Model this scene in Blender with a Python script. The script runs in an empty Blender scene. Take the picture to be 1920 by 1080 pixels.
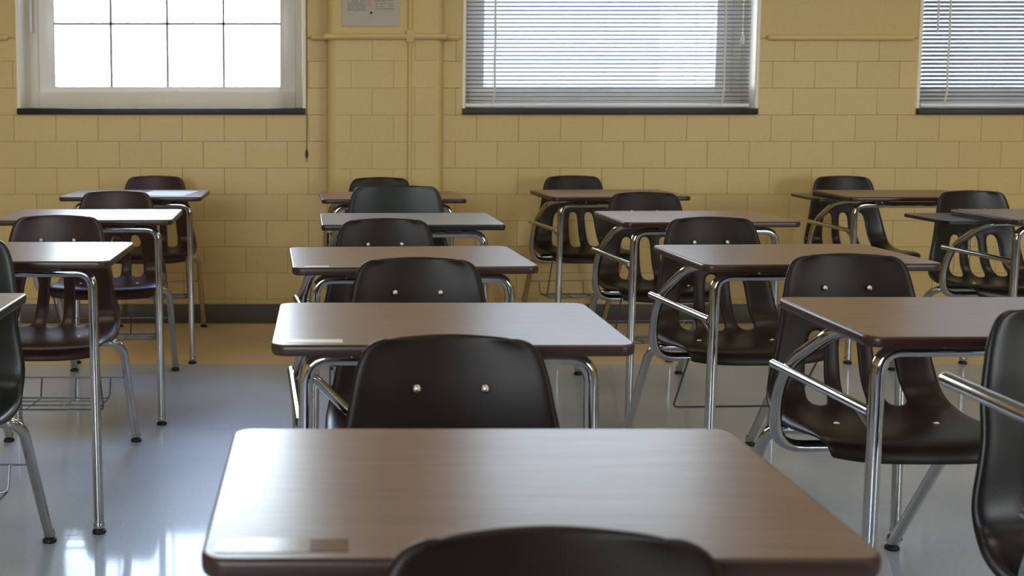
import bpy, bmesh, math, random
from mathutils import Vector, Matrix
R = math.radians
random.seed(7)
scene = bpy.context.scene
col = scene.collection

# ---------------------------------------------------------------- camera
F_PX, PITCH, PX, HC = 2200.0, R(5.1), 610.0, 1.14
PY = 193 + F_PX * math.tan(PITCH)
cam_d = bpy.data.cameras.new('camera')
cam_d.sensor_width = 36.0
cam_d.lens = 36.0 * F_PX / 1920
cam_d.shift_x = (960 - PX) / 1920
cam_d.shift_y = -(540 - PY) / 1920
cam_d.clip_start = 0.02
cam_d.dof.use_dof = True
cam_d.dof.focus_distance = 3.1
cam_d.dof.aperture_fstop = 6.5
cam = bpy.data.objects.new('camera', cam_d)
col.objects.link(cam)
cam.location = (0, 0, HC)
cam.rotation_euler = (math.pi / 2 - PITCH, 0, 0)
scene.camera = cam

# ---------------------------------------------------------------- sky and light
SKY = 17.0
world = bpy.data.worlds.new('sky')
scene.world = world
world.use_nodes = True
bg = world.node_tree.nodes['Background']
_nt = world.node_tree
_tc = _nt.nodes.new('ShaderNodeTexCoord'); _sp = _nt.nodes.new('ShaderNodeSeparateXYZ')
_nt.links.new(_tc.outputs['Generated'], _sp.inputs['Vector'])
_cr = _nt.nodes.new('ShaderNodeValToRGB')
_cr.color_ramp.elements[0].position = 0.0; _cr.color_ramp.elements[0].color = (1.0, 0.97, 0.92, 1)
_cr.color_ramp.elements[1].position = 0.75; _cr.color_ramp.elements[1].color = (0.25, 0.45, 1.0, 1)
_e = _cr.color_ramp.elements.new(0.25); _e.color = (0.76, 0.88, 1.0, 1)
_nt.links.new(_sp.outputs['Z'], _cr.inputs['Fac'])
_nt.links.new(_cr.outputs['Color'], bg.inputs['Color'])
bg.inputs['Strength'].default_value = SKY

def portal(name, loc, rot, sx, sy):
    l = bpy.data.lights.new(name, 'AREA')
    l.shape = 'RECTANGLE'; l.size = sx; l.size_y = sy
    l.cycles.is_portal = True
    o = bpy.data.objects.new(name, l); col.objects.link(o)
    o.location = loc; o.rotation_euler = rot
for i, (xa, xb) in enumerate(((-1.573, -0.104), (0.703, 2.208), (3.025, 4.5))):
    portal('window_portal', ((xa + xb) / 2, 6.40, 2.03), (-math.pi / 2, 0, 0), xb - xa, 1.84)
FILL_WIN = [(-2.5, -0.6), (4.4, 6.3)]
for xa, xb in FILL_WIN:
    portal('window_portal', ((xa + xb) / 2, -3.45, 1.75), (math.pi / 2, 0, 0), xb - xa, 1.7)

vs = scene.view_settings
vs.view_transform = 'Standard'; vs.look = 'None'; vs.gamma = 1; vs.use_curve_mapping = False
vs.exposure = 0.0
cy = scene.cycles
cy.max_bounces = 10; cy.diffuse_bounces = 6; cy.glossy_bounces = 5; cy.transparent_max_bounces = 16
cy.sample_clamp_indirect = 8.0
cy.caustics_reflective = False; cy.caustics_refractive = False

# ---------------------------------------------------------------- materials
def new_mat(name):
    m = bpy.data.materials.new(name); m.use_nodes = True
    nt = m.node_tree
    return m, nt, nt.nodes['Principled BSDF']

def simple(name, colr, rough=0.5, metal=0.0, spec=0.5, var=0.0, scale=20, bump=0.0, bscale=200, coat=0.0):
    m, nt, b = new_mat(name)
    b.inputs['Base Color'].default_value = (*colr, 1)
    b.inputs['Roughness'].default_value = rough
    b.inputs['Metallic'].default_value = metal
    b.inputs['Specular IOR Level'].default_value = spec
    b.inputs['Coat Weight'].default_value = coat
    tc = nt.nodes.new('ShaderNodeTexCoord')
    if var:
        n = nt.nodes.new('ShaderNodeTexNoise'); n.inputs['Scale'].default_value = scale
        n.inputs['Detail'].default_value = 4
        nt.links.new(tc.outputs['Object'], n.inputs['Vector'])
        rmp = nt.nodes.new('ShaderNodeValToRGB')
        rmp.color_ramp.elements[0].position = 0.3; rmp.color_ramp.elements[1].position = 0.7
        rmp.color_ramp.elements[0].color = (*[c * (1 - var) for c in colr], 1)
        rmp.color_ramp.elements[1].color = (*[min(1, c * (1 + var)) for c in colr], 1)
        nt.links.new(n.outputs['Fac'], rmp.inputs['Fac'])
        nt.links.new(rmp.outputs['Color'], b.inputs['Base Color'])
    if bump:
        n2 = nt.nodes.new('ShaderNodeTexNoise'); n2.inputs['Scale'].default_value = bscale
        nt.links.new(tc.outputs['Object'], n2.inputs['Vector'])
        bp = nt.nodes.new('ShaderNodeBump'); bp.inputs['Strength'].default_value = bump
        bp.inputs['Distance'].default_value = 0.002
        nt.links.new(n2.outputs['Fac'], bp.inputs['Height'])
        nt.links.new(bp.outputs['Normal'], b.inputs['Normal'])
    return m

def laminate(name, dark, light, rough=0.28):
    m, nt, b = new_mat(name)
    tc = nt.nodes.new('ShaderNodeTexCoord')
    mp = nt.nodes.new('ShaderNodeMapping'); mp.inputs['Scale'].default_value = (4.0, 38.0, 1.0)
    oi = nt.nodes.new('ShaderNodeObjectInfo')
    sc = nt.nodes.new('ShaderNodeMath'); sc.operation = 'MULTIPLY'; sc.inputs[1].default_value = 37.0
    nt.links.new(oi.outputs['Random'], sc.inputs[0])
    cb = nt.nodes.new('ShaderNodeCombineXYZ')
    nt.links.new(sc.outputs[0], cb.inputs['X']); nt.links.new(sc.outputs[0], cb.inputs['Z'])
    va = nt.nodes.new('ShaderNodeVectorMath'); va.operation = 'ADD'
    nt.links.new(tc.outputs['Object'], va.inputs[0]); nt.links.new(cb.outputs[0], va.inputs[1])
    nt.links.new(va.outputs[0], mp.inputs['Vector'])
    n = nt.nodes.new('ShaderNodeTexNoise'); n.inputs['Scale'].default_value = 2.2
    n.inputs['Detail'].default_value = 7; n.inputs['Roughness'].default_value = 0.62
    nt.links.new(mp.outputs['Vector'], n.inputs['Vector'])
    rmp = nt.nodes.new('ShaderNodeValToRGB')
    rmp.color_ramp.elements[0].position = 0.33; rmp.color_ramp.elements[1].position = 0.68
    rmp.color_ramp.elements[0].color = (*dark, 1); rmp.color_ramp.elements[1].color = (*light, 1)
    nt.links.new(n.outputs['Fac'], rmp.inputs['Fac'])
    nt.links.new(rmp.outputs['Color'], b.inputs['Base Color'])
    b.inputs['Roughness'].default_value = rough
    b.inputs['Specular IOR Level'].default_value = 0.52
    return m

def wall_mat(name, colr, rough):
    m, nt, b = new_mat(name)
    tc = nt.nodes.new('ShaderNodeTexCoord')
    oi = nt.nodes.new('ShaderNodeObjectInfo')
    n = nt.nodes.new('ShaderNodeTexNoise'); n.inputs['Scale'].default_value = 60
    n.inputs['Detail'].default_value = 5
    nt.links.new(tc.outputs['Object'], n.inputs['Vector'])
    rmp = nt.nodes.new('ShaderNodeValToRGB')
    rmp.color_ramp.elements[0].color = (*[c * 0.9 for c in colr], 1)
    rmp.color_ramp.elements[1].color = (*[c * 1.08 for c in colr], 1)
    nt.links.new(n.outputs['Fac'], rmp.inputs['Fac'])
    mr = nt.nodes.new('ShaderNodeMapRange'); mr.inputs['To Min'].default_value = 0.97; mr.inputs['To Max'].default_value = 1.03
    nt.links.new(oi.outputs['Random'], mr.inputs['Value'])
    mx = nt.nodes.new('ShaderNodeMix'); mx.data_type = 'RGBA'; mx.blend_type = 'MULTIPLY'
    mx.inputs['Factor'].default_value = 1
    nt.links.new(rmp.outputs['Color'], mx.inputs['A'])
    nt.links.new(mr.outputs['Result'], mx.inputs['B'])
    nt.links.new(mx.outputs['Result'], b.inputs['Base Color'])
    b.inputs['Roughness'].default_value = rough
    bp = nt.nodes.new('ShaderNodeBump'); bp.inputs['Strength'].default_value = 0.12
    bp.inputs['Distance'].default_value = 0.002
    nt.links.new(n.outputs['Fac'], bp.inputs['Height'])
    nt.links.new(bp.outputs['Normal'], b.inputs['Normal'])
    return m

def floor_mat():
    m, nt, b = new_mat('vinyl_floor')
    tc = nt.nodes.new('ShaderNodeTexCoord')
    sep = nt.nodes.new('ShaderNodeSeparateXYZ'); nt.links.new(tc.outputs['Object'], sep.inputs['Vector'])
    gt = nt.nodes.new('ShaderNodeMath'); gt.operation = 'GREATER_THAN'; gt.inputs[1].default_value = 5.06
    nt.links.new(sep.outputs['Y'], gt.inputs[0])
    n = nt.nodes.new('ShaderNodeTexNoise'); n.inputs['Scale'].default_value = 130
    n.inputs['Detail'].default_value = 3
    nt.links.new(tc.outputs['Object'], n.inputs['Vector'])
    n2 = nt.nodes.new('ShaderNodeTexNoise'); n2.inputs['Scale'].default_value = 3.5
    n2.inputs['Detail'].default_value = 6
    nt.links.new(tc.outputs['Object'], n2.inputs['Vector'])
    add = nt.nodes.new('ShaderNodeMath'); add.operation = 'ADD'
    nt.links.new(n.outputs['Fac'], add.inputs[0]); nt.links.new(n2.outputs['Fac'], add.inputs[1])
    hf = nt.nodes.new('ShaderNodeMath'); hf.operation = 'MULTIPLY'; hf.inputs[1].default_value = 0.5
    nt.links.new(add.outputs[0], hf.inputs[0])
    def ramp(a, c):
        r = nt.nodes.new('ShaderNodeValToRGB')
        r.color_ramp.elements[0].position = 0.35; r.color_ramp.elements[1].position = 0.65
        r.color_ramp.elements[0].color = (*a, 1); r.color_ramp.elements[1].color = (*c, 1)
        nt.links.new(hf.outputs[0], r.inputs['Fac']); return r
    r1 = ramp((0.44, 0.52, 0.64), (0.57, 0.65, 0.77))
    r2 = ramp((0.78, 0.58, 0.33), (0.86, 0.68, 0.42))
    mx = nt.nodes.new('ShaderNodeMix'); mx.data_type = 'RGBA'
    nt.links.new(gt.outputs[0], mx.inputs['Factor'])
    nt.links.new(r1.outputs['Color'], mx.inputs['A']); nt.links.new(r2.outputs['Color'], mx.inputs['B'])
    nt.links.new(mx.outputs['Result'], b.inputs['Base Color'])
    mr = nt.nodes.new('ShaderNodeMapRange'); mr.inputs['To Min'].default_value = 0.32; mr.inputs['To Max'].default_value = 0.48
    b.inputs['Coat Weight'].default_value = 0.55; b.inputs['Coat Roughness'].default_value = 0.07
    nt.links.new(n2.outputs['Fac'], mr.inputs['Value'])
    nt.links.new(mr.outputs['Result'], b.inputs['Roughness'])
    b.inputs['Specular IOR Level'].default_value = 0.5
    bp = nt.nodes.new('ShaderNodeBump'); bp.inputs['Strength'].default_value = 0.10; bp.inputs['Distance'].default_value = 0.004
    nt.links.new(n2.outputs['Fac'], bp.inputs['Height'])
    nt.links.new(bp.outputs['Normal'], b.inputs['Normal'])
    return m

def pane_mat():
    m = bpy.data.materials.new('window_glass'); m.use_nodes = True
    nt = m.node_tree; nt.nodes.clear()
    out = nt.nodes.new('ShaderNodeOutputMaterial')
    tr = nt.nodes.new('ShaderNodeBsdfTransparent'); tr.inputs['Color'].default_value = (0.96, 0.98, 0.97, 1)
    gl = nt.nodes.new('ShaderNodeBsdfGlossy'); gl.inputs['Roughness'].default_value = 0.02
    fr = nt.nodes.new('ShaderNodeFresnel'); fr.inputs['IOR'].default_value = 1.35
    mx = nt.nodes.new('ShaderNodeMixShader')
    nt.links.new(fr.outputs[0], mx.inputs[0]); nt.links.new(tr.outputs[0], mx.inputs[1]); nt.links.new(gl.outputs[0], mx.inputs[2])
    nt.links.new(mx.outputs[0], out.inputs['Surface'])
    return m

def notice_mat():
    # flat print: a dark text block, a reddish column and short text lines on pale paper
    m, nt, b = new_mat('printed_notice')
    tc = nt.nodes.new('ShaderNodeTexCoord')
    sep = nt.nodes.new('ShaderNodeSeparateXYZ'); nt.links.new(tc.outputs['Object'], sep.inputs['Vector'])
    def cmp(src, op, v):
        n = nt.nodes.new('ShaderNodeMath'); n.operation = op; n.inputs[1].default_value = v
        nt.links.new(src, n.inputs[0]); return n.outputs[0]
    def mul(a, c):
        n = nt.nodes.new('ShaderNodeMath'); n.operation = 'MULTIPLY'
        nt.links.new(a, n.inputs[0]); nt.links.new(c, n.inputs[1]); return n.outputs[0]
    X, Z = sep.outputs['X'], sep.outputs['Z']
    def box(x0, x1, z0, z1):
        return mul(mul(cmp(X, 'GREATER_THAN', x0), cmp(X, 'LESS_THAN', x1)), mul(cmp(Z, 'GREATER_THAN', z0), cmp(Z, 'LESS_THAN', z1)))
    wv = nt.nodes.new('ShaderNodeTexWave'); wv.bands_direction = 'Z'; wv.inputs['Scale'].default_value = 24
    wv.inputs['Distortion'].default_value = 1.0
    nt.links.new(tc.outputs['Object'], wv.inputs['Vector'])
    nz = nt.nodes.new('ShaderNodeTexNoise'); nz.inputs['Scale'].default_value = 45
    nt.links.new(tc.outputs['Object'], nz.inputs['Vector'])
    lines = mul(cmp(wv.outputs['Fac'], 'GREATER_THAN', 0.55), cmp(nz.outputs['Fac'], 'GREATER_THAN', 0.42))
    text_r = mul(box(0.02, 0.115, 0.073, 0.35), lines)
    text_l = mul(box(-0.115, -0.025, 0.073, 0.35), cmp(nz.outputs['Fac'], 'GREATER_THAN', 0.40))
    red = mul(box(-0.018, 0.008, 0.09, 0.35), cmp(nz.outputs['Fac'], 'GREATER_THAN', 0.45))
    cur = None
    def layer(prev, fac, c):
        mx = nt.nodes.new('ShaderNodeMix'); mx.data_type = 'RGBA'
        nt.links.new(fac, mx.inputs['Factor'])
        if prev is None: mx.inputs['A'].default_value = (0.50, 0.46, 0.40, 1)
        else: nt.links.new(prev, mx.inputs['A'])
        mx.inputs['B'].default_value = (*c, 1)
        return mx.outputs['Result']
    cur = layer(None, text_l, (0.36, 0.35, 0.31))
    cur = layer(cur, text_r, (0.33, 0.28, 0.27))
    cur = layer(cur, red, (0.55, 0.33, 0.27))
    nt.links.new(cur, b.inputs['Base Color'])
    b.inputs['Roughness'].default_value = 0.6
    return m

M = {}
M['tile'] = wall_mat('glazed_wall_tile', (0.645, 0.49, 0.215), 0.42)
M['plaster'] = wall_mat('painted_plaster', (0.645, 0.49, 0.21), 0.5)
M['mortar'] = simple('wall_mortar', (0.52, 0.385, 0.19), 0.8)
M['trim'] = simple('cap_trim', (0.68, 0.50, 0.23), 0.25)
M['jamb'] = simple('jamb_daylight_white', (0.92, 0.88, 0.76), 0.3)  # white tone carries the daylight falling on the jambs
M['frontpaint'] = simple('dark_green_paint', (0.10, 0.115, 0.09), 0.6, var=0.05, scale=4)
M['ceiling'] = simple('ceiling_paint', (0.78, 0.74, 0.64), 0.8, var=0.05, scale=6)
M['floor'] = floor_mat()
M['base'] = simple('vinyl_base', (0.075, 0.07, 0.06), 0.4)
M['slate'] = simple('slate_sill', (0.011, 0.010, 0.010), 0.45, var=0.2, scale=30)
M['frame'] = simple('white_window_paint', (0.84, 0.80, 0.72), 0.4, var=0.03, scale=8)
M['sash'] = simple('sash_glow_white', (0.92, 0.91, 0.92), 0.3)  # whiter than the frame, window glow put into the colour
M['muntin'] = simple('muntin_bar', (0.34, 0.35, 0.35), 0.4)
M['glass'] = pane_mat()
M['slat'] = simple('blind_slat', (0.36, 0.35, 0.335), 0.35)
M['cord'] = simple('blind_string', (0.85, 0.80, 0.66), 0.7)
M['dark_cord'] = simple('dark_string', (0.06, 0.05, 0.03), 0.7)
M['wand'] = simple('clear_wand', (0.75, 0.76, 0.80), 0.2)
M['wood'] = laminate('walnut_laminate', (0.180, 0.108, 0.068), (0.245, 0.150, 0.098))
M['woodred'] = laminate('reddish_laminate', (0.23, 0.115, 0.07), (0.33, 0.175, 0.11))
M['grey'] = laminate('grey_laminate', (0.24, 0.24, 0.25), (0.33, 0.33, 0.34))
M['tan'] = laminate('tan_laminate', (0.30, 0.24, 0.19), (0.40, 0.33, 0.26))
M['edge'] = simple('brown_edge_moulding', (0.05, 0.022, 0.016), 0.32)
M['blackedge'] = simple('black_edge_moulding', (0.014, 0.013, 0.014), 0.3)
M['chrome'] = simple('chrome_tube', (0.52, 0.50, 0.48), 0.10, metal=1.0, var=0.06, scale=30)
M['wire'] = simple('basket_wire', (0.16, 0.16, 0.17), 0.3, metal=0.9)
M['plate'] = simple('steel_plate', (0.06, 0.055, 0.05), 0.4, metal=0.6)
M['brown'] = simple('brown_plastic', (0.016, 0.0072, 0.004), 0.40, spec=0.3, var=0.12, scale=12, bump=0.10, bscale=350)
M['maroon'] = simple('maroon_plastic', (0.036, 0.011, 0.011), 0.36, spec=0.4, var=0.12, scale=12, bump=0.10, bscale=350)
M['green'] = simple('dark_green_plastic', (0.009, 0.012, 0.011), 0.36, spec=0.45, var=0.12, scale=12, bump=0.10, bscale=350)
M['black'] = simple('black_plastic', (0.009, 0.006, 0.006), 0.32, spec=0.45, var=0.12, scale=12, bump=0.10, bscale=350)
M['rivet'] = simple('nickel_rivet', (0.75, 0.70, 0.60), 0.25, metal=1.0)
M['glide'] = simple('black_glide', (0.012, 0.011, 0.010), 0.5)
M['tape'] = simple('clear_tape', (0.42, 0.37, 0.29), 0.16, var=0.25, scale=40)
M['tapedark'] = simple('brown_tape', (0.17, 0.10, 0.06), 0.18, var=0.2, scale=60)
M['tapewhite'] = simple('white_tape', (0.80, 0.76, 0.70), 0.3, var=0.1, scale=50)
M['paper'] = simple('white_paper', (0.85, 0.85, 0.86), 0.35)
M['notice'] = notice_mat()
M['brick'] = simple('screen_brick', (0.22, 0.195, 0.17), 0.8)
M['ground'] = simple('asphalt_ground', (0.16, 0.16, 0.15), 0.9, var=0.2, scale=2)

# ---------------------------------------------------------------- helpers
def finish(name, me, mat, parent=None, smooth=None):
    o = bpy.data.objects.new(name, me); col.objects.link(o)
    if not me.materials: me.materials.append(None)
    if mat is not None:
        o.material_slots[0].link = 'OBJECT'
        o.material_slots[0].material = mat
    if parent is not None: o.parent = parent
    return o

def to_mesh(bm, name, smooth=False, angle=40):
    bmesh.ops.recalc_face_normals(bm, faces=bm.faces)
    me = bpy.data.meshes.new(name); bm.to_mesh(me); bm.free()
    if smooth:
        for p in me.polygons: p.use_smooth = True
        try: me.set_sharp_from_angle(angle=R(angle))
        except Exception: pass
    return me

def add_box(bm, x0, x1, y0, y1, z0, z1, bev=0.0, seg=1):
    r = bmesh.ops.create_cube(bm, size=1)
    v = r['verts']
    bmesh.ops.scale(bm, vec=(x1 - x0, y1 - y0, z1 - z0), verts=v)
    bmesh.ops.translate(bm, vec=((x0 + x1) / 2, (y0 + y1) / 2, (z0 + z1) / 2), verts=v)
    if bev:
        e = list({e for vv in v for e in vv.link_edges})
        bmesh.ops.bevel(bm, geom=e, offset=bev, segments=seg, affect='EDGES', profile=0.5)

def box_obj(name, dims, mat, parent=None, bev=0.0, seg=1):
    bm = bmesh.new(); add_box(bm, *dims, bev, seg)
    return finish(name, to_mesh(bm, name, bool(bev)), mat, parent)

def fillet(pts, rad, n=6):
    pts = [Vector(p) for p in pts]
    if not isinstance(rad, (list, tuple)): rad = [rad] * len(pts)
    out = [pts[0]]
    for i in range(1, len(pts) - 1):
        a, b, c = pts[i - 1], pts[i], pts[i + 1]
        u = (a - b); w = (c - b); lu, lw = u.length, w.length
        u.normalize(); w.normalize()
        ang = u.angle(w)
        if ang > math.pi - 0.03: out.append(b); continue
        t = min(rad[i] / math.tan(ang / 2), lu * 0.49, lw * 0.49)
        p0, p1 = b + u * t, b + w * t
        for k in range(n + 1):
            s = k / n
            # quadratic through the corner, close to an arc
            q = p0 * (1 - s) ** 2 + b * 2 * s * (1 - s) + p1 * s ** 2
            # pull towards a circular arc
            out.append(q)
    out.append(pts[-1])
    return out

def add_tube(bm, pts, r, sides=10, rad=0.0, cap=True):
    P = fillet(pts, rad) if rad else [Vector(p) for p in pts]
    n = len(P)
    T = []
    for i in range(n):
        t = (P[min(i + 1, n - 1)] - P[max(i - 1, 0)]); t.normalize(); T.append(t)
    ref = Vector((0, 0, 1)) if abs(T[0].z) < 0.9 else Vector((1, 0, 0))
    N = (ref - T[0] * ref.dot(T[0])).normalized()
    rings = []
    for i in range(n):
        if i:
            N = (N - T[i] * N.dot(T[i])).normalized()
        B = T[i].cross(N)
        rr = r[i] if isinstance(r, list) else r
        rings.append([bm.verts.new(P[i] + (N * math.cos(2 * math.pi * k / sides) + B * math.sin(2 * math.pi * k / sides)) * rr) for k in range(sides)])
    for i in range(n - 1):
        for k in range(sides):
            bm.faces.new((rings[i][k], rings[i][(k + 1) % sides], rings[i + 1][(k + 1) % sides], rings[i + 1][k]))
    if cap:
        bm.faces.new(rings[0][::-1]); bm.faces.new(rings[-1])

def add_lathe(bm, prof, sides=14, cx=0, cy=0):
    rings = []
    for r, z in prof:
        rings.append([bm.verts.new((cx + r * math.cos(2 * math.pi * k / sides), cy + r * math.sin(2 * math.pi * k / sides), z)) for k in range(sides)])
    fs = []
    for i in range(len(rings) - 1):
        for k in range(sides):
            fs.append((i, bm.faces.new((rings[i][k], rings[i][(k + 1) % sides], rings[i + 1][(k + 1) % sides], rings[i + 1][k]))))
    bm.faces.new(rings[0][::-1]); bm.faces.new(rings[-1])
    return fs

def struct(o): o['kind'] = 'structure'; return o
def tag(o, label, cat, group=None):
    o['label'] = label; o['category'] = cat
    if group: o['group'] = group
    return o
def empty(name, loc, rz=0.0):
    o = bpy.data.objects.new(name, None); col.objects.link(o)
    o.empty_display_size = 0.1
    o.location = loc; o.rotation_euler = (0, 0, rz); return o

# ---------------------------------------------------------------- room shell
XL, XR, YF, YB, ZC = -3.2, 6.5, -3.2, 6.03, 3.3
WIN = [(-1.573, -0.104), (0.703, 2.208), (3.025, 4.5)]
SILL_T, WTOP = 1.113, 2.95
CAP0, CAP1 = 1.452, 1.490

struct(box_obj('floor', (XL - 0.2, XR + 0.2, YF - 0.2, YB + 0.3, -0.1, 0.0), M['floor']))
struct(box_obj('ceiling', (XL - 0.2, XR + 0.2, YF - 0.2, YB + 0.3, ZC, ZC + 0.15), M['ceiling']))
struct(box_obj('wall_left', (XL - 0.2, XL, YF, YB, 0, ZC), M['plaster']))
struct(box_obj('wall_right', (XR, XR + 0.2, YF, YB, 0, ZC), M['plaster']))
bm = bmesh.new()
_fe = [XL] + [v for w in FILL_WIN for v in w] + [XR]
for i in range(0, len(_fe), 2): add_box(bm, _fe[i], _fe[i + 1], YF - 0.2, YF, 0.9, 2.6)
add_box(bm, XL, XR, YF - 0.2, YF, 0, 0.9); add_box(bm, XL, XR, YF - 0.2, YF, 2.6, ZC)
struct(finish('wall_front', to_mesh(bm, 'wall_front'), M['frontpaint']))

# back wall: a masonry core, plaster above the cap, glazed tiles below it
bm = bmesh.new()
def wall_strip(bm, x0, x1, z0, z1): add_box(bm, x0, x1, YB + 0.0, YB + 0.30, z0, z1)
edges = [XL - 0.2] + [v for w in WIN for v in w] + [XR + 0.2]
for i in range(0, len(edges), 2):
    wall_strip(bm, edges[i], edges[i + 1], CAP0 + 0.02, ZC)          # piers above the cap (plaster, flush)
for w in WIN:
    wall_strip(bm, w[0], w[1], WTOP, ZC)
wall_back = struct(finish('wall_back', to_mesh(bm, 'wall_back'), M['plaster']))
bm = bmesh.new()
for i in range(0, len(edges), 2):
    add_box(bm, edges[i], edges[i + 1], YB + 0.0045, YB + 0.30, SILL_T - 0.03, CAP0 + 0.03)
add_box(bm, XL - 0.2, XR + 0.2, YB + 0.0045, YB + 0.30, 0, SILL_T - 0.03)
finish('mortar_bed', to_mesh(bm, 'mortar_bed'), M['mortar'], wall_back)

CW, CHT, J = 0.2155, 0.136, 0.0011
Z_OFF = 0.807 - CHT * 6                       # course lines
_tile_cache = {}
def tile_mesh(w, h):
    k = (round(w, 3), round(h, 3))
    if k not in _tile_cache:
        bm = bmesh.new()
        d = 0.012
        b = 0.0013
        # front face inset and side walls: 12-20 triangles
        x0, x1, z0, z1 = -w / 2, w / 2, -h / 2, h / 2
        vo = [bm.verts.new(p) for p in ((x0, b, z0), (x1, b, z0), (x1, b, z1), (x0, b, z1))]
        vi = [bm.verts.new(p) for p in ((x0 + b, 0, z0 + b), (x1 - b, 0, z0 + b), (x1 - b, 0, z1 - b), (x0 + b, 0, z1 - b))]
        vb = [bm.verts.new(p) for p in ((x0, d, z0), (x1, d, z0), (x1, d, z1), (x0, d, z1))]
        bm.faces.new(vi)
        for i in range(4):
            j = (i + 1) % 4
            bm.faces.new((vo[i], vo[j], vi[j], vi[i])); bm.faces.new((vb[i], vb[j], vo[j], vo[i]))
        _tile_cache[k] = to_mesh(bm, 'wall_tile')
    return _tile_cache[k]

stuff_bm = bmesh.new()
def place_tile(x0, x1, z0, z1, y, parent):
    if x1 - x0 < 0.012 or z1 - z0 < 0.015: return
    w, h = x1 - x0 - J, z1 - z0 - J
    xm, zm = (x0 + x1) / 2, (z0 + z1) / 2
    if parent is wall_back and not (-1.75 < x1 and x0 < 3.68):
        add_box(stuff_bm, xm - w / 2, xm + w / 2, y, y + 0.012, zm - h / 2, zm + h / 2)
        return
    o = finish('wall_tile', tile_mesh(w, h), M['tile'], parent)
    o.location = (xm, y + random.uniform(-0.0005, 0.0005), zm)

def lay(x0, x1, z0, z1, y, parent, shift=0.0):
    k = 0
    z = Z_OFF - CHT
    while z < z1 - 1e-4:
        za, zb = max(z, z0), min(z + CHT, z1)
        n = round((z - Z_OFF) / CHT)
        off = 2.283 + shift + (0.0 if n % 2 else CW / 2)
        if zb - za > 0.015:
            i0 = math.floor((x0 - off) / CW)
            x = off + i0 * CW
            while x < x1 - 1e-4:
                place_tile(max(x, x0), min(x + CW, x1), za, zb, y, parent)
                x += CW
        z += CHT

PIL = (0.008, 0.592)
ZS = Z_OFF + CHT * 8                           # a course line just under the sills (1.079)
lay(XL, PIL[0], 0.09, ZS, YB - 0.006, wall_back)
lay(PIL[1], XR, 0.09, ZS, YB - 0.006, wall_back)
spans = [(XL, WIN[0][0]), (WIN[0][1], PIL[0]), (PIL[1], WIN[1][0]), (WIN[1][1], WIN[2][0]), (WIN[2][1], XR)]
for a, b in spans:
    lay(a, b, ZS, CAP0 + 0.012, YB - 0.006, wall_back)
so = finish('wall_tile_run', to_mesh(stuff_bm, 'wall_tile_run'), M['tile'], wall_back)
so['kind'] = 'stuff'

# pilaster between the first two windows
PY0 = YB - 0.10
bm = bmesh.new()
def rounded_bar(bm, x0, x1, y0, y1, z0, z1, r, seg=5):
    pts = [(x0, y1)]
    for k in range(seg + 1):
        a = math.pi / 2 * k / seg
        pts.append((x0 + r - r * math.cos(a), y0 + r - r * math.sin(a)))
    for k in range(seg + 1):
        a = math.pi / 2 * k / seg
        pts.append((x1 - r + r * math.sin(a), y0 + r - r * math.cos(a)))
    pts.append((x1, y1))
    lo = [bm.verts.new((x, y, z0)) for x, y in pts]; hi = [bm.verts.new((x, y, z1)) for x, y in pts]
    n = len(pts)
    for i in range(n):
        bm.faces.new((lo[i], lo[(i + 1) % n], hi[(i + 1) % n], hi[i]))
    bm.faces.new(lo); bm.faces.new(hi)
rounded_bar(bm, PIL[0], PIL[1], PY0, YB + 0.0, 0.0, ZC, 0.04)
pil = struct(finish('wall_pilaster', to_mesh(bm, 'wall_pilaster', True, 35), M['plaster']))
lay(PIL[0] + 0.04, PIL[1] - 0.04, 0.09, CAP0 + 0.012, PY0 - 0.003, pil)
# thin vertical conduit down the pilaster
bm = bmesh.new()
add_tube(bm, [(0.424, PY0 - 0.006, 0.1), (0.424, PY0 - 0.006, ZC)], 0.011, 10)
finish('conduit', to_mesh(bm, 'conduit', True), M['plaster'], pil)
bm = bmesh.new(); add_box(bm, 0.405, 0.443, PY0 - 0.022, PY0 + 0.002, 1.44, 1.50, 0.004, 2)
finish('conduit_clip', to_mesh(bm, 'conduit_clip', True), M['plaster'], pil)

# bullnose cap along the top of the tiles
def cap_run(name, pts, r=0.0165):
    bm = bmesh.new()
    add_tube(bm, pts, r, 12, 0.02)
    # rounded ends
    for e in (pts[0], pts[-1]):
        s = bmesh.ops.create_uvsphere(bm, u_segments=12, v_segments=8, radius=r)
        bmesh.ops.translate(bm, vec=e, verts=s['verts'])
    struct(finish(name, to_mesh(bm, name, True), M['trim']))
zc = (CAP0 + CAP1) / 2
cap_run('trim_1', [(XL, YB - 0.008, zc), (-1.625, YB - 0.008, zc)])
cap_run('trim_2', [(-0.062, YB - 0.008, zc), (-0.005, YB - 0.008, zc), (-0.005, PY0 - 0.006, zc), (PIL[1] + 0.008, PY0 - 0.006, zc),
                   (PIL[1] + 0.008, YB - 0.008, zc), (0.672, YB - 0.008, zc)])
cap_run('trim_3', [(2.262, YB - 0.008, zc), (2.985, YB - 0.008, zc)])
cap_run('trim_4', [(4.55, YB - 0.008, zc), (XR, YB - 0.008, zc)])

# dark cove base
def base_run(name, x0, x1, y0, y1):
    bm = bmesh.new(); add_box(bm, x0, x1, y0, y1, 0.0, 0.10, 0.006, 2)
    struct(finish(name, to_mesh(bm, name, True), M['base']))
base_run('baseboard_back', XL, PIL[0] - 0.012, YB - 0.018, YB + 0.02)
base_run('baseboard_pilaster', PIL[0] - 0.012, PIL[1] + 0.012, PY0 - 0.014, YB + 0.02)
base_run('baseboard_right_bay', PIL[1] + 0.012, XR, YB - 0.018, YB + 0.02)

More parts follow.
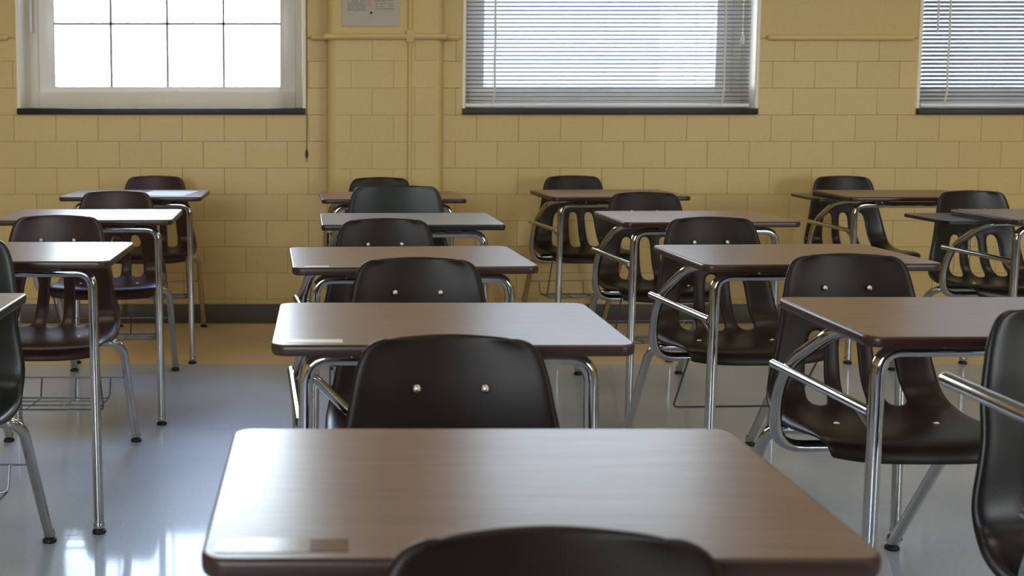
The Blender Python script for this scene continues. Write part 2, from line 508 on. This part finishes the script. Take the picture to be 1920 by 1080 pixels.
# ---------------------------------------------------------------- windows
def make_window(n, x0, x1, lattice=True):
    w = struct(empty('window_%d' % n, ((x0 + x1) / 2, YB + 0.27, SILL_T)))
    hw = (x1 - x0) / 2; h = WTOP - SILL_T
    yf0, yf1 = -0.055, 0.03
    fo = 0.055                                  # outer frame
    def part(name, boxes, mat, bev=0.004, par=w):
        bm = bmesh.new()
        for b in boxes: add_box(bm, *b, bev, 2)
        return finish(name, to_mesh(bm, name, True), mat, par)
    part('frame', [(-hw, -hw + fo, yf0, yf1, 0, h), (hw - fo, hw, yf0, yf1, 0, h), (-hw + fo, hw - fo, yf0, yf1, h - fo, h),
                   (-hw + fo, hw - fo, yf0 - 0.01, yf1, -0.005, 0.085)], M['frame'])
    # sashes
    sx = hw - fo; st = 0.082
    zb, zm = 0.078, 0.815
    sash = part('sash', [(-sx, -sx + st, -0.035, 0.0, zb, zm), (sx - st, sx, -0.035, 0.0, zb, zm),
                  (-sx + st, sx - st, -0.035, 0.0, zb, zb + 0.036), (-sx + st, sx - st, -0.035, 0.0, zm - 0.04, zm)], M['sash'])
    part('lift_handle', [(-0.06, 0.06, -0.055, -0.033, zb + 0.004, zb + 0.016)], M['sash'], 0.004, sash)
    up = part('sash', [(-sx, -sx + st, 0.0, 0.03, zm - 0.04, h - fo), (sx - st, sx, 0.0, 0.03, zm - 0.04, h - fo),
                  (-sx + st, sx - st, 0.0, 0.03, zm - 0.04, zm), (-sx + st, sx - st, 0.0, 0.03, h - fo - 0.05, h - fo)], M['sash'])
    gx = sx - st
    for (par, za, zc_, yy, rows) in ((sash, zb + 0.036, zm - 0.04, -0.018, 2), (up, zm, h - fo - 0.05, 0.015, 2)):
        nx = 4 if lattice else 1
        rr = rows if lattice else 1
        pw = 2 * gx / nx; ph = (zc_ - za) / rr
        bm = bmesh.new(); add_box(bm, -pw / 2, pw / 2, -0.002, 0.002, -ph / 2, ph / 2)
        me = to_mesh(bm, 'pane')
        for i in range(nx):
            for k in range(rr):
                p = finish('pane', me, M['glass'], par)
                p.location = (-gx + pw * (i + 0.5), yy, za + ph * (k + 0.5))
        if lattice:
            for i in range(1, nx):
                bm = bmesh.new(); add_box(bm, -gx + pw * i - 0.0065, -gx + pw * i + 0.0065, yy - 0.008, yy + 0.008, za, zc_)
                finish('muntin', to_mesh(bm, 'muntin'), M['muntin'], par)
            bm = bmesh.new(); add_box(bm, -gx, gx, yy - 0.008, yy + 0.008, za + ph - 0.0065, za + ph + 0.0065)
            finish('muntin', to_mesh(bm, 'muntin'), M['muntin'], par)
    # dark slate sill
    bm = bmesh.new(); add_box(bm, -hw - 0.002, hw + 0.002, -0.27 - 0.025, 0.06, -0.031, 0.0, 0.004, 2)
    finish('window_sill', to_mesh(bm, 'window_sill', True), M['slate'], w)
    return w
for i, (a, b) in enumerate(WIN):
    make_window(i + 1, a, b, lattice=(i == 0))
# windows added in the unseen wall behind the camera for fill light
for q, (xa, xb) in enumerate(FILL_WIN):
    w_fill = struct(empty('window_%d' % (q + 4), ((xa + xb) / 2, YF - 0.1, 0.9)))
    bm = bmesh.new()
    for bx in ((-0.95, -0.88, -0.05, 0.05, 0, 1.7), (0.88, 0.95, -0.05, 0.05, 0, 1.7), (-0.88, 0.88, -0.05, 0.05, 0, 0.07),
               (-0.88, 0.88, -0.05, 0.05, 1.63, 1.7), (-0.88, 0.88, -0.03, 0.03, 0.83, 0.88)):
        add_box(bm, *bx, 0.004, 2)
    finish('frame', to_mesh(bm, 'frame', True), M['frame'], w_fill)
    for z0, z1 in ((0.07, 0.83), (0.88, 1.63)):
        box_obj('pane', (-0.88, 0.88, -0.002, 0.002, z0, z1), M['glass'], w_fill)

# low block added outside to screen low sky light behind the blinds
nb = tag(empty('sky_screen_block', (9.5, 16.0, -0.6)), 'added low building across the yard, screens low sky behind the blind slats', 'building')
bm = bmesh.new(); add_box(bm, -8.2, 9.0, 0.0, 6.0, 0.0, 4.7)
finish('wall', to_mesh(bm, 'wall'), M['brick'], nb)
bm = bmesh.new(); add_box(bm, -8.35, 9.15, -0.15, 6.15, 4.7, 4.95, 0.02)
finish('coping', to_mesh(bm, 'coping'), M['ground'], nb)
struct(box_obj('ground', (-60, 60, -60, 60, -0.75, -0.6), M['ground']))

# jamb linings: tile returns whitened for daylight, with a rounded nose at each side of a window
def jamb(n, x, side):
    bm = bmesh.new()
    # side=+1: lining stands at the left jamb and faces right
    x0, x1 = (x, x + 0.014) if side > 0 else (x - 0.014, x)
    rounded_bar(bm, x0 - (0.006 if side > 0 else 0), x1 + (0 if side > 0 else 0.006), YB - 0.012, YB + 0.215, SILL_T, WTOP, 0.009, 4)
    struct(finish('trim_%d' % n, to_mesh(bm, 'trim', True, 35), M['jamb']))
k = 5
for a, b in WIN:
    jamb(k, a, 1); jamb(k + 1, b, -1); k += 2

# ---------------------------------------------------------------- ceiling fill lights, added out of view to brighten the room
M['fill_diffuser'], _n2, _b2 = new_mat('fill_glow')
_b2.inputs['Base Color'].default_value = (0.8, 0.8, 0.78, 1)
_b2.inputs['Emission Color'].default_value = (1.0, 0.88, 0.70, 1)
_b2.inputs['Emission Strength'].default_value = 4.6
_lf = bmesh.new()
for bx in ((-0.63, -0.60, -0.33, 0.33), (0.60, 0.63, -0.33, 0.33), (-0.60, 0.60, -0.33, -0.30), (-0.60, 0.60, 0.30, 0.33)):
    add_box(_lf, *bx, -0.07, 0.0, 0.004, 1)
_lf = to_mesh(_lf, 'housing', True)
_ld = bmesh.new(); add_box(_ld, -0.60, 0.60, -0.30, 0.30, -0.05, -0.02); _ld = to_mesh(_ld, 'fill_diffuser')
for cx_, sd in ((-1.6, 'left'), (1.5, 'middle'), (4.6, 'right')):
    for cy_, dp in ((4.0, 'rear'), (1.6, 'centre'), (-0.8, 'front')):
        L = tag(empty('fill_light_panel', (cx_, cy_, ZC)), 'added rectangular fill light on the unseen ceiling, %s line, %s of the room' % (sd, dp), 'ceiling light', 'added fill lights')
        finish('housing', _lf, M['frame'], L); finish('fill_diffuser', _ld, M['fill_diffuser'], L)

# ---------------------------------------------------------------- blinds
def make_blind(x0, x1, label, cords, wand=None, tassel=None, ang=-11):
    y = YB + 0.03
    bl = tag(empty('window_blind', ((x0 + x1) / 2, y, SILL_T)), label, 'blind', 'lowered slatted blinds')
    hw = (x1 - x0) / 2
    bm = bmesh.new()
    prof = []
    nseg = 4; wd = 0.0255
    for i in range(nseg + 1):
        s = -0.5 + i / nseg
        prof.append((s * wd, 0.0022 * (1 - 4 * s * s)))
    top = [[bm.verts.new((xx, p[0], p[1])) for p in prof] for xx in (-hw, hw)]
    bot = [[bm.verts.new((xx, p[0], p[1] - 0.0006)) for p in prof] for xx in (-hw, hw)]
    for i in range(nseg):
        bm.faces.new((top[0][i], top[1][i], top[1][i + 1], top[0][i + 1]))
        bm.faces.new((bot[0][i], bot[0][i + 1], bot[1][i + 1], bot[1][i]))
    bm.faces.new((top[0][0], bot[0][0], bot[1][0], top[1][0])); bm.faces.new((top[0][-1], top[1][-1], bot[1][-1], bot[0][-1]))
    me = to_mesh(bm, 'slat', True, 60)
    z = 0.040
    while z < WTOP - SILL_T - 0.06:
        s = finish('slat', me, M['slat'], bl)
        s.location = (0, 0, z); s.rotation_euler = (R(ang), 0, 0)
        z += 0.0208
    bm = bmesh.new(); add_box(bm, -hw, hw, -0.013, 0.013, 0.006, 0.024, 0.004, 2)
    finish('bottom_rail', to_mesh(bm, 'bottom_rail', True), M['sash'], bl)
    bm = bmesh.new(); add_box(bm, -hw, hw, -0.016, 0.016, WTOP - SILL_T - 0.045, WTOP - SILL_T - 0.004, 0.003, 2)
    finish('head_rail', to_mesh(bm, 'head_rail', True), M['frame'], bl)
    for cx_, rr in cords:
        bm = bmesh.new()
        xl = cx_ - (x0 + x1) / 2
        pts = [(xl - 0.01, -0.0145, 0.02)]
        m = 24
        for i in range(1, m + 1):
            pts.append((xl + 0.0015 * math.sin(i * 1.7), -0.0145 - 0.0004 * (i % 2), 0.02 + i * (WTOP - SILL_T - 0.06) / m))
        add_tube(bm, pts, rr, 6)
        finish('ladder_cord', to_mesh(bm, 'ladder_cord', True), M['cord'], bl)
    if wand:
        bm = bmesh.new(); xl = wand[0] - (x0 + x1) / 2
        add_tube(bm, [(xl, -0.022, wand[1] - SILL_T), (xl, -0.022, WTOP - SILL_T - 0.04)], 0.0055, 6)
        finish('tilt_wand', to_mesh(bm, 'tilt_wand', True), M['wand'], bl)
    if tassel:
        bm = bmesh.new(); xl = tassel[0] - (x0 + x1) / 2; zt = tassel[1] - SILL_T
        add_lathe(bm, [(0.003, zt + 0.03), (0.008, zt + 0.024), (0.011, zt), (0.009, zt - 0.022), (0.004, zt - 0.026)], 10, xl, -0.026)
        add_tube(bm, [(xl, -0.026, zt + 0.02), (xl, -0.026, WTOP - SILL_T - 0.04)], 0.0012, 5)
        finish('pull_tassel', to_mesh(bm, 'pull_tassel', True), M['wand'], bl)
    return bl
make_blind(0.716, 2.178, 'lowered grey slatted blind over the middle window, right of the paper notice',
           [(0.868, 0.005), (2.043, 0.005), (1.432, 0.0008)], tassel=(2.128, 1.46))
make_blind(3.058, 4.47, 'lowered grey slatted blind at the right edge of the picture, beyond the bare tile wall',
           [(3.187, 0.005), (4.3, 0.005), (3.75, 0.0008)], wand=(3.122, 1.497), ang=-25)

# tilt wand of the raised blind in the first window
bm = bmesh.new()
add_tube(bm, [(0, 0, 0), (0, 0, 1.02)], 0.0075, 8)
wd1 = finish('blind_wand', to_mesh(bm, 'blind_wand', True), M['wand'])
wd1.location = (-1.538, YB + 0.16, 1.505)
tag(wd1, 'slim white blind wand hanging inside the left jamb of the bare window', 'blind wand')
# dark pull cord below the right end of the first window sill
bm = bmesh.new()
add_tube(bm, [(0, 0, -0.02), (0.001, 0, 0.3), (0, 0, 1.66)], 0.0017, 6)
pc = finish('pull_cord', to_mesh(bm, 'pull_cord', True), M['dark_cord'])
pc.location = (-0.0955, YB - 0.012, 0.86)
bm = bmesh.new(); add_lathe(bm, [(0.002, 0.045), (0.005, 0.038), (0.008, 0.015), (0.006, 0.0)], 8)
finish('tassel', to_mesh(bm, 'tassel', True), M['dark_cord'], pc)
tag(pc, 'thin dark pull cord hanging beside the right end of the bare window sill', 'cord')

# notice on the pilaster
nt_o = empty('paper_notice', (0.2265, PY0 - 0.004, 1.523))
tag(nt_o, 'printed paper notice pinned to the pilaster between the bare and the blinded window', 'notice')
bm = bmesh.new(); add_box(bm, -0.143, 0.143, -0.0012, 0.0, 0.0, 0.372)
finish('sheet', to_mesh(bm, 'sheet'), M['notice'], nt_o)
bm = bmesh.new(); add_lathe(bm, [(0.0065, 0.0), (0.0065, 0.004), (0.004, 0.008), (0.001, 0.009)], 10)
pin = finish('pushpin', to_mesh(bm, 'pushpin', True), M['dark_cord'], nt_o)
pin.location = (0.003, -0.0012, 0.066); pin.rotation_euler = (math.pi / 2, 0, 0)

# ---------------------------------------------------------------- student desks
TW, TD, TH, TT = 0.61, 0.42, 0.74, 0.019
CACHE = {}
def cached(key, fn):
    if key not in CACHE: CACHE[key] = fn()
    return CACHE[key]

def outline(w, d, r, seg=6, inset=0.0):
    pts = []
    x0, x1, y0, y1 = -w / 2 + inset, w / 2 - inset, inset, d - inset
    r = r - inset
    for (cx_, cy_, a0) in ((x1 - r, y1 - r, 0), (x0 + r, y1 - r, 90), (x0 + r, y0 + r, 180), (x1 - r, y0 + r, 270)):
        for k in range(seg + 1):
            a = R(a0 + 90 * k / seg)
            pts.append((cx_ + r * math.cos(a), cy_ + r * math.sin(a)))
    return pts

def m_top(r):
    bm = bmesh.new()
    pts = outline(TW, TD, r, inset=0.004)
    hi = [bm.verts.new((x, y, TH)) for x, y in pts]; lo = [bm.verts.new((x, y, TH - TT + 0.001)) for x, y in pts]
    n = len(pts)
    bm.faces.new(hi); bm.faces.new(lo[::-1])
    for i in range(n): bm.faces.new((lo[i], lo[(i + 1) % n], hi[(i + 1) % n], hi[i]))
    return to_mesh(bm, 'tabletop')

def m_edge(r):
    bm = bmesh.new()
    prof = [(0.0045, TH - 0.0003), (0.0018, TH - 0.0006), (0.0002, TH - 0.004), (0.0, TH - TT / 2), (0.0004, TH - TT + 0.004), (0.002, TH - TT), (0.006, TH - TT)]
    loops = []
    for ins, z in prof:
        loops.append([bm.verts.new((x, y, z)) for x, y in outline(TW, TD, r, inset=ins)])
    n = len(loops[0])
    for a in range(len(loops) - 1):
        for i in range(n):
            bm.faces.new((loops[a][i], loops[a][(i + 1) % n], loops[a + 1][(i + 1) % n], loops[a + 1][i]))
    return to_mesh(bm, 'edge_band', True, 60)

TR = 0.0132
LX, LY, CZ = 0.247, 0.085, 0.700
def m_front_leg(s):
    bm = bmesh.new()
    P = fillet([(s * (LX + 0.006), LY, 0.022), (s * LX, LY, CZ), (s * 0.155, LY, CZ)], 0.085, 8)
    add_tube(bm, P, TR, 12)
    return to_mesh(bm, 'front_leg', True, 50)
def m_crossbar():
    bm = bmesh.new(); add_tube(bm, [(-0.1551, LY, CZ), (0.1551, LY, CZ)], TR, 12, cap=False)
    return to_mesh(bm, 'crossbar', True, 50)
def m_support():
    bm = bmesh.new()
    add_tube(bm, fillet([(-0.10, 0.245, 0.704), (-0.245, 0.262, 0.704), (-0.272, 0.462, 0.58), (-0.268, 0.505, 0.398), (-0.06, 0.53, 0.392)],
                        [0, 0.07, 0.22, 0.075, 0], 8), TR, 12)
    return to_mesh(bm, 'support_tube', True, 50)
def m_rail():
    bm = bmesh.new()
    add_tube(bm, fillet([(-0.284, 0.475, 0.588), (-0.279, 0.40, 0.588), (-0.258, 0.086, 0.586)], 0.02, 4), 0.0095, 10)
    return to_mesh(bm, 'side_rail', True, 50)
def m_gusset():
    bm = bmesh.new()
    add_tube(bm, [(-0.262, 0.128, 0.583), (-0.249, 0.09, 0.548)], 0.005, 8)
    return to_mesh(bm, 'gusset', True, 50)
def m_brace():
    bm = bmesh.new()
    add_tube(bm, fillet([(-0.281, 0.455, 0.588), (-0.235, 0.47, 0.572), (-0.14, 0.50, 0.47), (-0.12, 0.52, 0.41)], 0.04, 5), 0.010, 10)
    return to_mesh(bm, 'seat_brace', True, 50)
def m_rear_leg(s):
    bm = bmesh.new()
    add_tube(bm, fillet([(s * 0.05, 0.60, 0.405), (s * 0.222, 0.655, 0.398), (s * 0.215, 0.93, 0.022)], 0.07, 8), TR, 12)
    return to_mesh(bm, 'rear_leg', True, 50)
def m_glide():
    bm = bmesh.new()
    prof = [(0.017, 0.0), (0.0185, 0.003), (0.017, 0.009), (0.0115, 0.011), (0.0145, 0.016), (0.0155, 0.021), (0.0145, 0.027), (0.0125, 0.032)]
    fs = add_lathe(bm, prof, 14)
    for i, f in fs: f.material_index = 0 if i < 3 else 1
    me = to_mesh(bm, 'foot_glide', True, 40)
    me.materials.append(M['glide']); me.materials.append(M['chrome'])
    return me
def m_plate():
    bm = bmesh.new()
    add_box(bm, -0.03, 0.03, -0.018, 0.018, CZ + TR * 0.4, TH - TT + 0.001, 0.002)
    return to_mesh(bm, 'mounting_plate', True)
def m_bolt():
    bm = bmesh.new()
    add_lathe(bm, [(0.0055, 0), (0.0055, 0.003), (0.003, 0.006)], 8)
    return to_mesh(bm, 'bolt', True)
def m_basket():
    bm = bmesh.new(); r = 0.0027
    def t(*p): add_tube(bm, [Vector(q) for q in p], r, 6)
    add_tube(bm, fillet([(-0.19, 0.415, 0.412), (-0.185, 0.53, 0.215), (0.185, 0.53, 0.215), (0.19, 0.415, 0.412)], 0.02, 4), r * 1.15, 6)
    t((-0.213, 0.755, 0.262), (0.213, 0.755, 0.262))
    add_tube(bm, fillet([(-0.165, 0.755, 0.262), (-0.165, 0.735, 0.20), (0.165, 0.735, 0.20), (0.165, 0.755, 0.262)], 0.015, 3), r, 6)
    for x in (-0.165, -0.055, 0.055, 0.165):
        t((x, 0.53, 0.2145), (x * 0.98, 0.735, 0.20))
        if abs(x) < 0.1: t((x, 0.755, 0.262), (x, 0.735, 0.20))
    for y, z in ((0.595, 0.212), (0.66, 0.2075)):
        t((-0.167, y, z), (0.167, y, z))
    return to_mesh(bm, 'book_basket', True, 50)
def m_hoop():
    bm = bmesh.new()
    add_tube(bm, fillet([(-0.19, 0.415, 0.412), (-0.185, 0.55, 0.235), (0.185, 0.55, 0.235), (0.19, 0.415, 0.412)], 0.02, 4), 0.0032, 6)
    return to_mesh(bm, 'basket_hoop', True, 50)
def m_seat_bracket():
    bm = bmesh.new()
    add_box(bm, -0.09, 0.09, 0.50, 0.64, 0.402, 0.417, 0.003)
    return to_mesh(bm, 'seat_bracket', True)

def m_shell(kind):
    rows = [(.800, .783, .094), (.797, .771, .130), (.790, .735, .146), (.781, .69, .154), (.772, .645, .163), (.763, .604, .172),
            (.753, .55, .184), (.741, .50, .196), (.722, .464, .205), (.686, .437, .211), (.63, .425, .213),
            (.55, .425, .213), (.47, .433, .212), (.405, .439, .207), (.374, .432, .199), (.364, .400, .193)]
    s0, s1 = 5, 9
    if kind == 'wide':
        rows = [(y, z + max(0, (z - .46)) * 0.10, hw + (0.042 if i == 0 else 0.034 if i < 5 else 0.022 if i < 8 else 0.006)) for i, (y, z, hw) in enumerate(rows)]
    # creases in the front panel between slots kept by absolute columns
    bm = bmesh.new()
    grid = []
    for i, (y, z, hw) in enumerate(rows):
        k = hw / 0.19
        inner = [0.104 * k, 0.062 * k, 0.021 * k]
        xs = [-hw, -(hw * 0.93 + inner[0] * .07), -(hw * 0.55 + inner[0] * 0.45)] + [-v for v in inner]
        xs = xs + [-v for v in reversed(xs)]
        line = []
        for x in xs:
            u = abs(x) / hw
            yy, zz = y, z
            if i <= 9:
                wrap = 0.026 * (1 if i < 7 else (10 - i) / 4)
                yy -= wrap * u * u
                if i == 0: zz -= 0.004 * u * u
                if u > 0.999: yy += 0.009 * min(1, (10 - i) / 3)
            if 8 <= i <= 14:
                zz += 0.016 * u * u * (1 if 9 <= i <= 12 else 0.5)
                if u > 0.999: zz -= 0.020 if i < 12 else 0.012 if i == 12 else 0.004
            if i == 14: yy += 0.010 * u ** 4; zz -= 0.004 * u ** 4
            if i == 15: yy += 0.020 * u ** 4; zz += 0.010 * u ** 4
            line.append(bm.verts.new((x, yy, zz)))
        grid.append(line)
    nx = len(grid[0])
    for i in range(len(rows) - 1):
        for j in range(nx - 1):
            slot = s0 <= i < s1 and j in (3, 5, 7)
            if not slot:
                bm.faces.new((grid[i][j], grid[i][j + 1], grid[i + 1][j + 1], grid[i + 1][j]))
    me = to_mesh(bm, 'tmp')
    o = bpy.data.objects.new('tmp', me); col.objects.link(o)
    so = o.modifiers.new('s', 'SOLIDIFY'); so.thickness = 0.011; so.offset = 0
    ss = o.modifiers.new('u', 'SUBSURF'); ss.levels = 2; ss.render_levels = 2
    dg = bpy.context.evaluated_depsgraph_get(); dg.update()
    out = bpy.data.meshes.new_from_object(o.evaluated_get(dg))
    bpy.data.objects.remove(o)
    for p in out.polygons: p.use_smooth = True
    out.name = 'seat_shell'
    return out
def m_rivet():
    bm = bmesh.new()
    add_lathe(bm, [(0.0075, -0.002), (0.0075, 0.0015), (0.005, 0.0045), (0.001, 0.0055)], 10)
    me = to_mesh(bm, 'rivet', True)
    return me
def m_arm():
    # chrome arm bar along the open side: runs forward above the side rail and drops to the front leg
    bm = bmesh.new()
    add_tube(bm, fillet([(-0.368, 0.535, 0.757), (-0.368, 0.10, 0.757), (-0.253, 0.085, 0.60)], 0.06, 6), 0.0105, 12)
    s_ = bmesh.ops.create_uvsphere(bm, u_segments=12, v_segments=8, radius=0.0105)
    bmesh.ops.translate(bm, vec=(-0.368, 0.535, 0.757), verts=s_['verts'])
    return to_mesh(bm, 'arm_bar', True, 50)
def m_elbow(w):
    bm = bmesh.new()
    pts = [(-0.24, 0.16), (-w + 0.015, 0.16), (-w, 0.19), (-w, 0.44), (-w + 0.025, 0.47), (-0.24, 0.47)]
    lo = [bm.verts.new((x, y, TH - 0.031)) for x, y in pts]; hi = [bm.verts.new((x, y, TH - 0.0195)) for x, y in pts]
    n = len(pts)
    bm.faces.new(lo); bm.faces.new(hi)
    for i in range(n): bm.faces.new((lo[i], lo[(i + 1) % n], hi[(i + 1) % n], hi[i]))
    return to_mesh(bm, 'elbow_rest')

def make_desk(x, y, yaw, label, top='wood', edge='edge', shell='brown', kind='std', basket=True, brace=False, tape=None,
              elbow=False, arm=False, radius=0.028, group='joined chair desks in rows'):
    d = tag(empty('student_desk', (x, y, 0), R(yaw)), label, 'desk', group)
    t = finish('tabletop', cached(('top', radius), lambda: m_top(radius)), M[top], d)
    finish('edge_band', cached(('edge', radius), lambda: m_edge(radius)), M[edge], t)
    for (x0, x1, y0, y1, mk) in (tape or []):
        bm = bmesh.new(); add_box(bm, x0, x1, y0, y1, TH - 0.0002, TH + 0.0006)
        finish('name_tape', to_mesh(bm, 'name_tape'), M[mk], t)
    for s in (-1, 1):
        lg = finish('front_leg', cached(('fl', s), lambda: m_front_leg(s)), M['chrome'], d)
        g = finish('foot_glide', cached('glide', m_glide), None, lg); g.location = (s * (LX + 0.006), LY, 0)
    finish('crossbar', cached('cb', m_crossbar), M['chrome'], d)
    for px, py in ((-0.14, LY), (0.14, LY), (-0.12, 0.245)):
        pl = finish('mounting_plate', cached('plate', m_plate), M['plate'], d); pl.location = (px, py, 0)
    b = finish('bolt', cached('bolt', m_bolt), M['rivet'], d); b.location = (-0.14, LY - 0.018, CZ + 0.012); b.rotation_euler = (math.pi / 2, 0, 0)
    finish('support_tube', cached('sup', m_support), M['chrome'], d)
    if arm: finish('arm_bar', cached('arm', m_arm), M['chrome'], d)
    rl = finish('side_rail', cached('rail', m_rail), M['chrome'], d)
    finish('gusset', cached('gus', m_gusset), M['chrome'], rl)
    if brace: finish('seat_brace', cached('brace', m_brace), M['chrome'], d)
    for s in (-1, 1):
        lg = finish('rear_leg', cached(('rl', s), lambda: m_rear_leg(s)), M['chrome'], d)
        g = finish('foot_glide', cached('glide', m_glide), None, lg); g.location = (s * 0.215, 0.935, 0)
    sh = finish('seat_shell', cached(('shell', kind), lambda: m_shell(kind)), M[shell], d)
    finish('seat_bracket', cached('sb', m_seat_bracket), M['plate'], d)
    if kind == 'std':
        for s in (-1, 1):
            rv = finish('rivet', cached('rivet', m_rivet), M['rivet'], sh)
            rv.location = (s * 0.0525, 0.7795 - 0.0095, 0.703); rv.rotation_euler = (math.pi / 2 - R(10), 0, 0)
            rv = finish('rivet', cached('rivet', m_rivet), M['rivet'], sh)
            rv.location = (s * 0.11, 0.55, 0.4345); rv.rotation_euler = (0, 0, 0)
    if basket == 'hoop': finish('basket_hoop', cached('hoop', m_hoop), M['wire'], d)
    elif basket: finish('book_basket', cached('basket', m_basket), M['wire'], d)
    if elbow:
        e = finish('elbow_rest', cached(('elbow', elbow), lambda: m_elbow(elbow)), M['blackedge'], d)
        b = finish('bolt', cached('bolt', m_bolt), M['rivet'], e); b.location = (-elbow + 0.025, 0.40, TH - 0.031); b.rotation_euler = (math.pi, 0, 0)
    return d

# middle row, nearest first
make_desk(0.190, 0.170, 0, 'dark brown chair desk nearest the camera, only its chair back showing at the bottom', shell='brown', basket=True)
make_desk(0.193, 1.000, 0, 'walnut top desk filling the lower middle of the picture, worn tape at its corner', brace=True,
          tape=[(-0.292, -0.207, 0.016, 0.050, 'tape'), (-0.207, -0.172, 0.018, 0.048, 'tapedark')], radius=0.024)
make_desk(0.214, 1.916, 0, 'walnut top desk second in the middle row, pale tape along its left front edge', brace=True,
          tape=[(-0.285, -0.185, 0.022, 0.048, 'tapewhite')])
make_desk(0.225, 2.845, 3, 'walnut top desk third in the middle row with a short white strip at its corner', brace=True,
          tape=[(-0.275, -0.215, 0.012, 0.034, 'tapewhite')], shell='brown')
make_desk(0.292, 3.846, 1, 'grey top desk with black edge and dark green chair in the middle row', top='grey', edge='blackedge', shell='green', kind='wide', radius=0.016)
make_desk(0.290, 4.880, 2, 'reddish top desk at the back of the middle row, below the paper notice', top='woodred')
# row to the right
make_desk(1.232, 1.070, 0, 'near black chair desk cut off by the lower right edge, chrome bar across its chair', shell='black', kind='wide', basket=False, arm=True)
make_desk(1.238, 1.985, 0, 'large walnut top desk in the right foreground with its chrome side rail showing', basket=False)
make_desk(1.246, 2.895, 2.5, 'walnut top desk second in the right row, one behind the large foreground desk', basket='hoop')
make_desk(1.312, 3.935, 2, 'walnut top desk third in the right row below the middle blind', top='woodred')
make_desk(1.275, 5.010, 4, 'reddish top desk at the back of the right row against the tiled wall', top='woodred')
# far right row
make_desk(2.675, 4.015, 2, 'walnut top desk with dark elbow board at the right edge, below the right blind', elbow=0.46, basket=False, shell='black')
make_desk(2.545, 4.985, 0, 'walnut top desk with dark elbow board by the wall, behind the right edge desk', elbow=0.385, basket=False, shell='black')
# left row
make_desk(-0.934, 2.036, 0, 'tan top desk with dark green chair cut off by the left edge of the picture', top='tan', edge='blackedge', shell='green', kind='wide', radius=0.016)
make_desk(-0.855, 2.950, 0, 'maroon chair desk in the left row with its book basket in full view', shell='maroon')
make_desk(-0.832, 4.000, 1.5, 'glossy top desk third in the left row below the bare window', shell='maroon')
make_desk(-0.837, 4.990, 0, 'brown top desk at the back of the left row nearest the bare window', shell='maroon')

# loose sheet on the rearmost left desk
bm = bmesh.new(); add_box(bm, -0.105, 0.105, -0.14, 0.14, 0.0, 0.0008)
ps = finish('paper_sheet', to_mesh(bm, 'paper_sheet'), M['paper'])
ps.location = (-0.70, 5.20, TH + 0.0003); ps.rotation_euler = (0, 0, R(-8))
tag(ps, 'white sheet of paper lying on the rearmost left desk', 'paper')
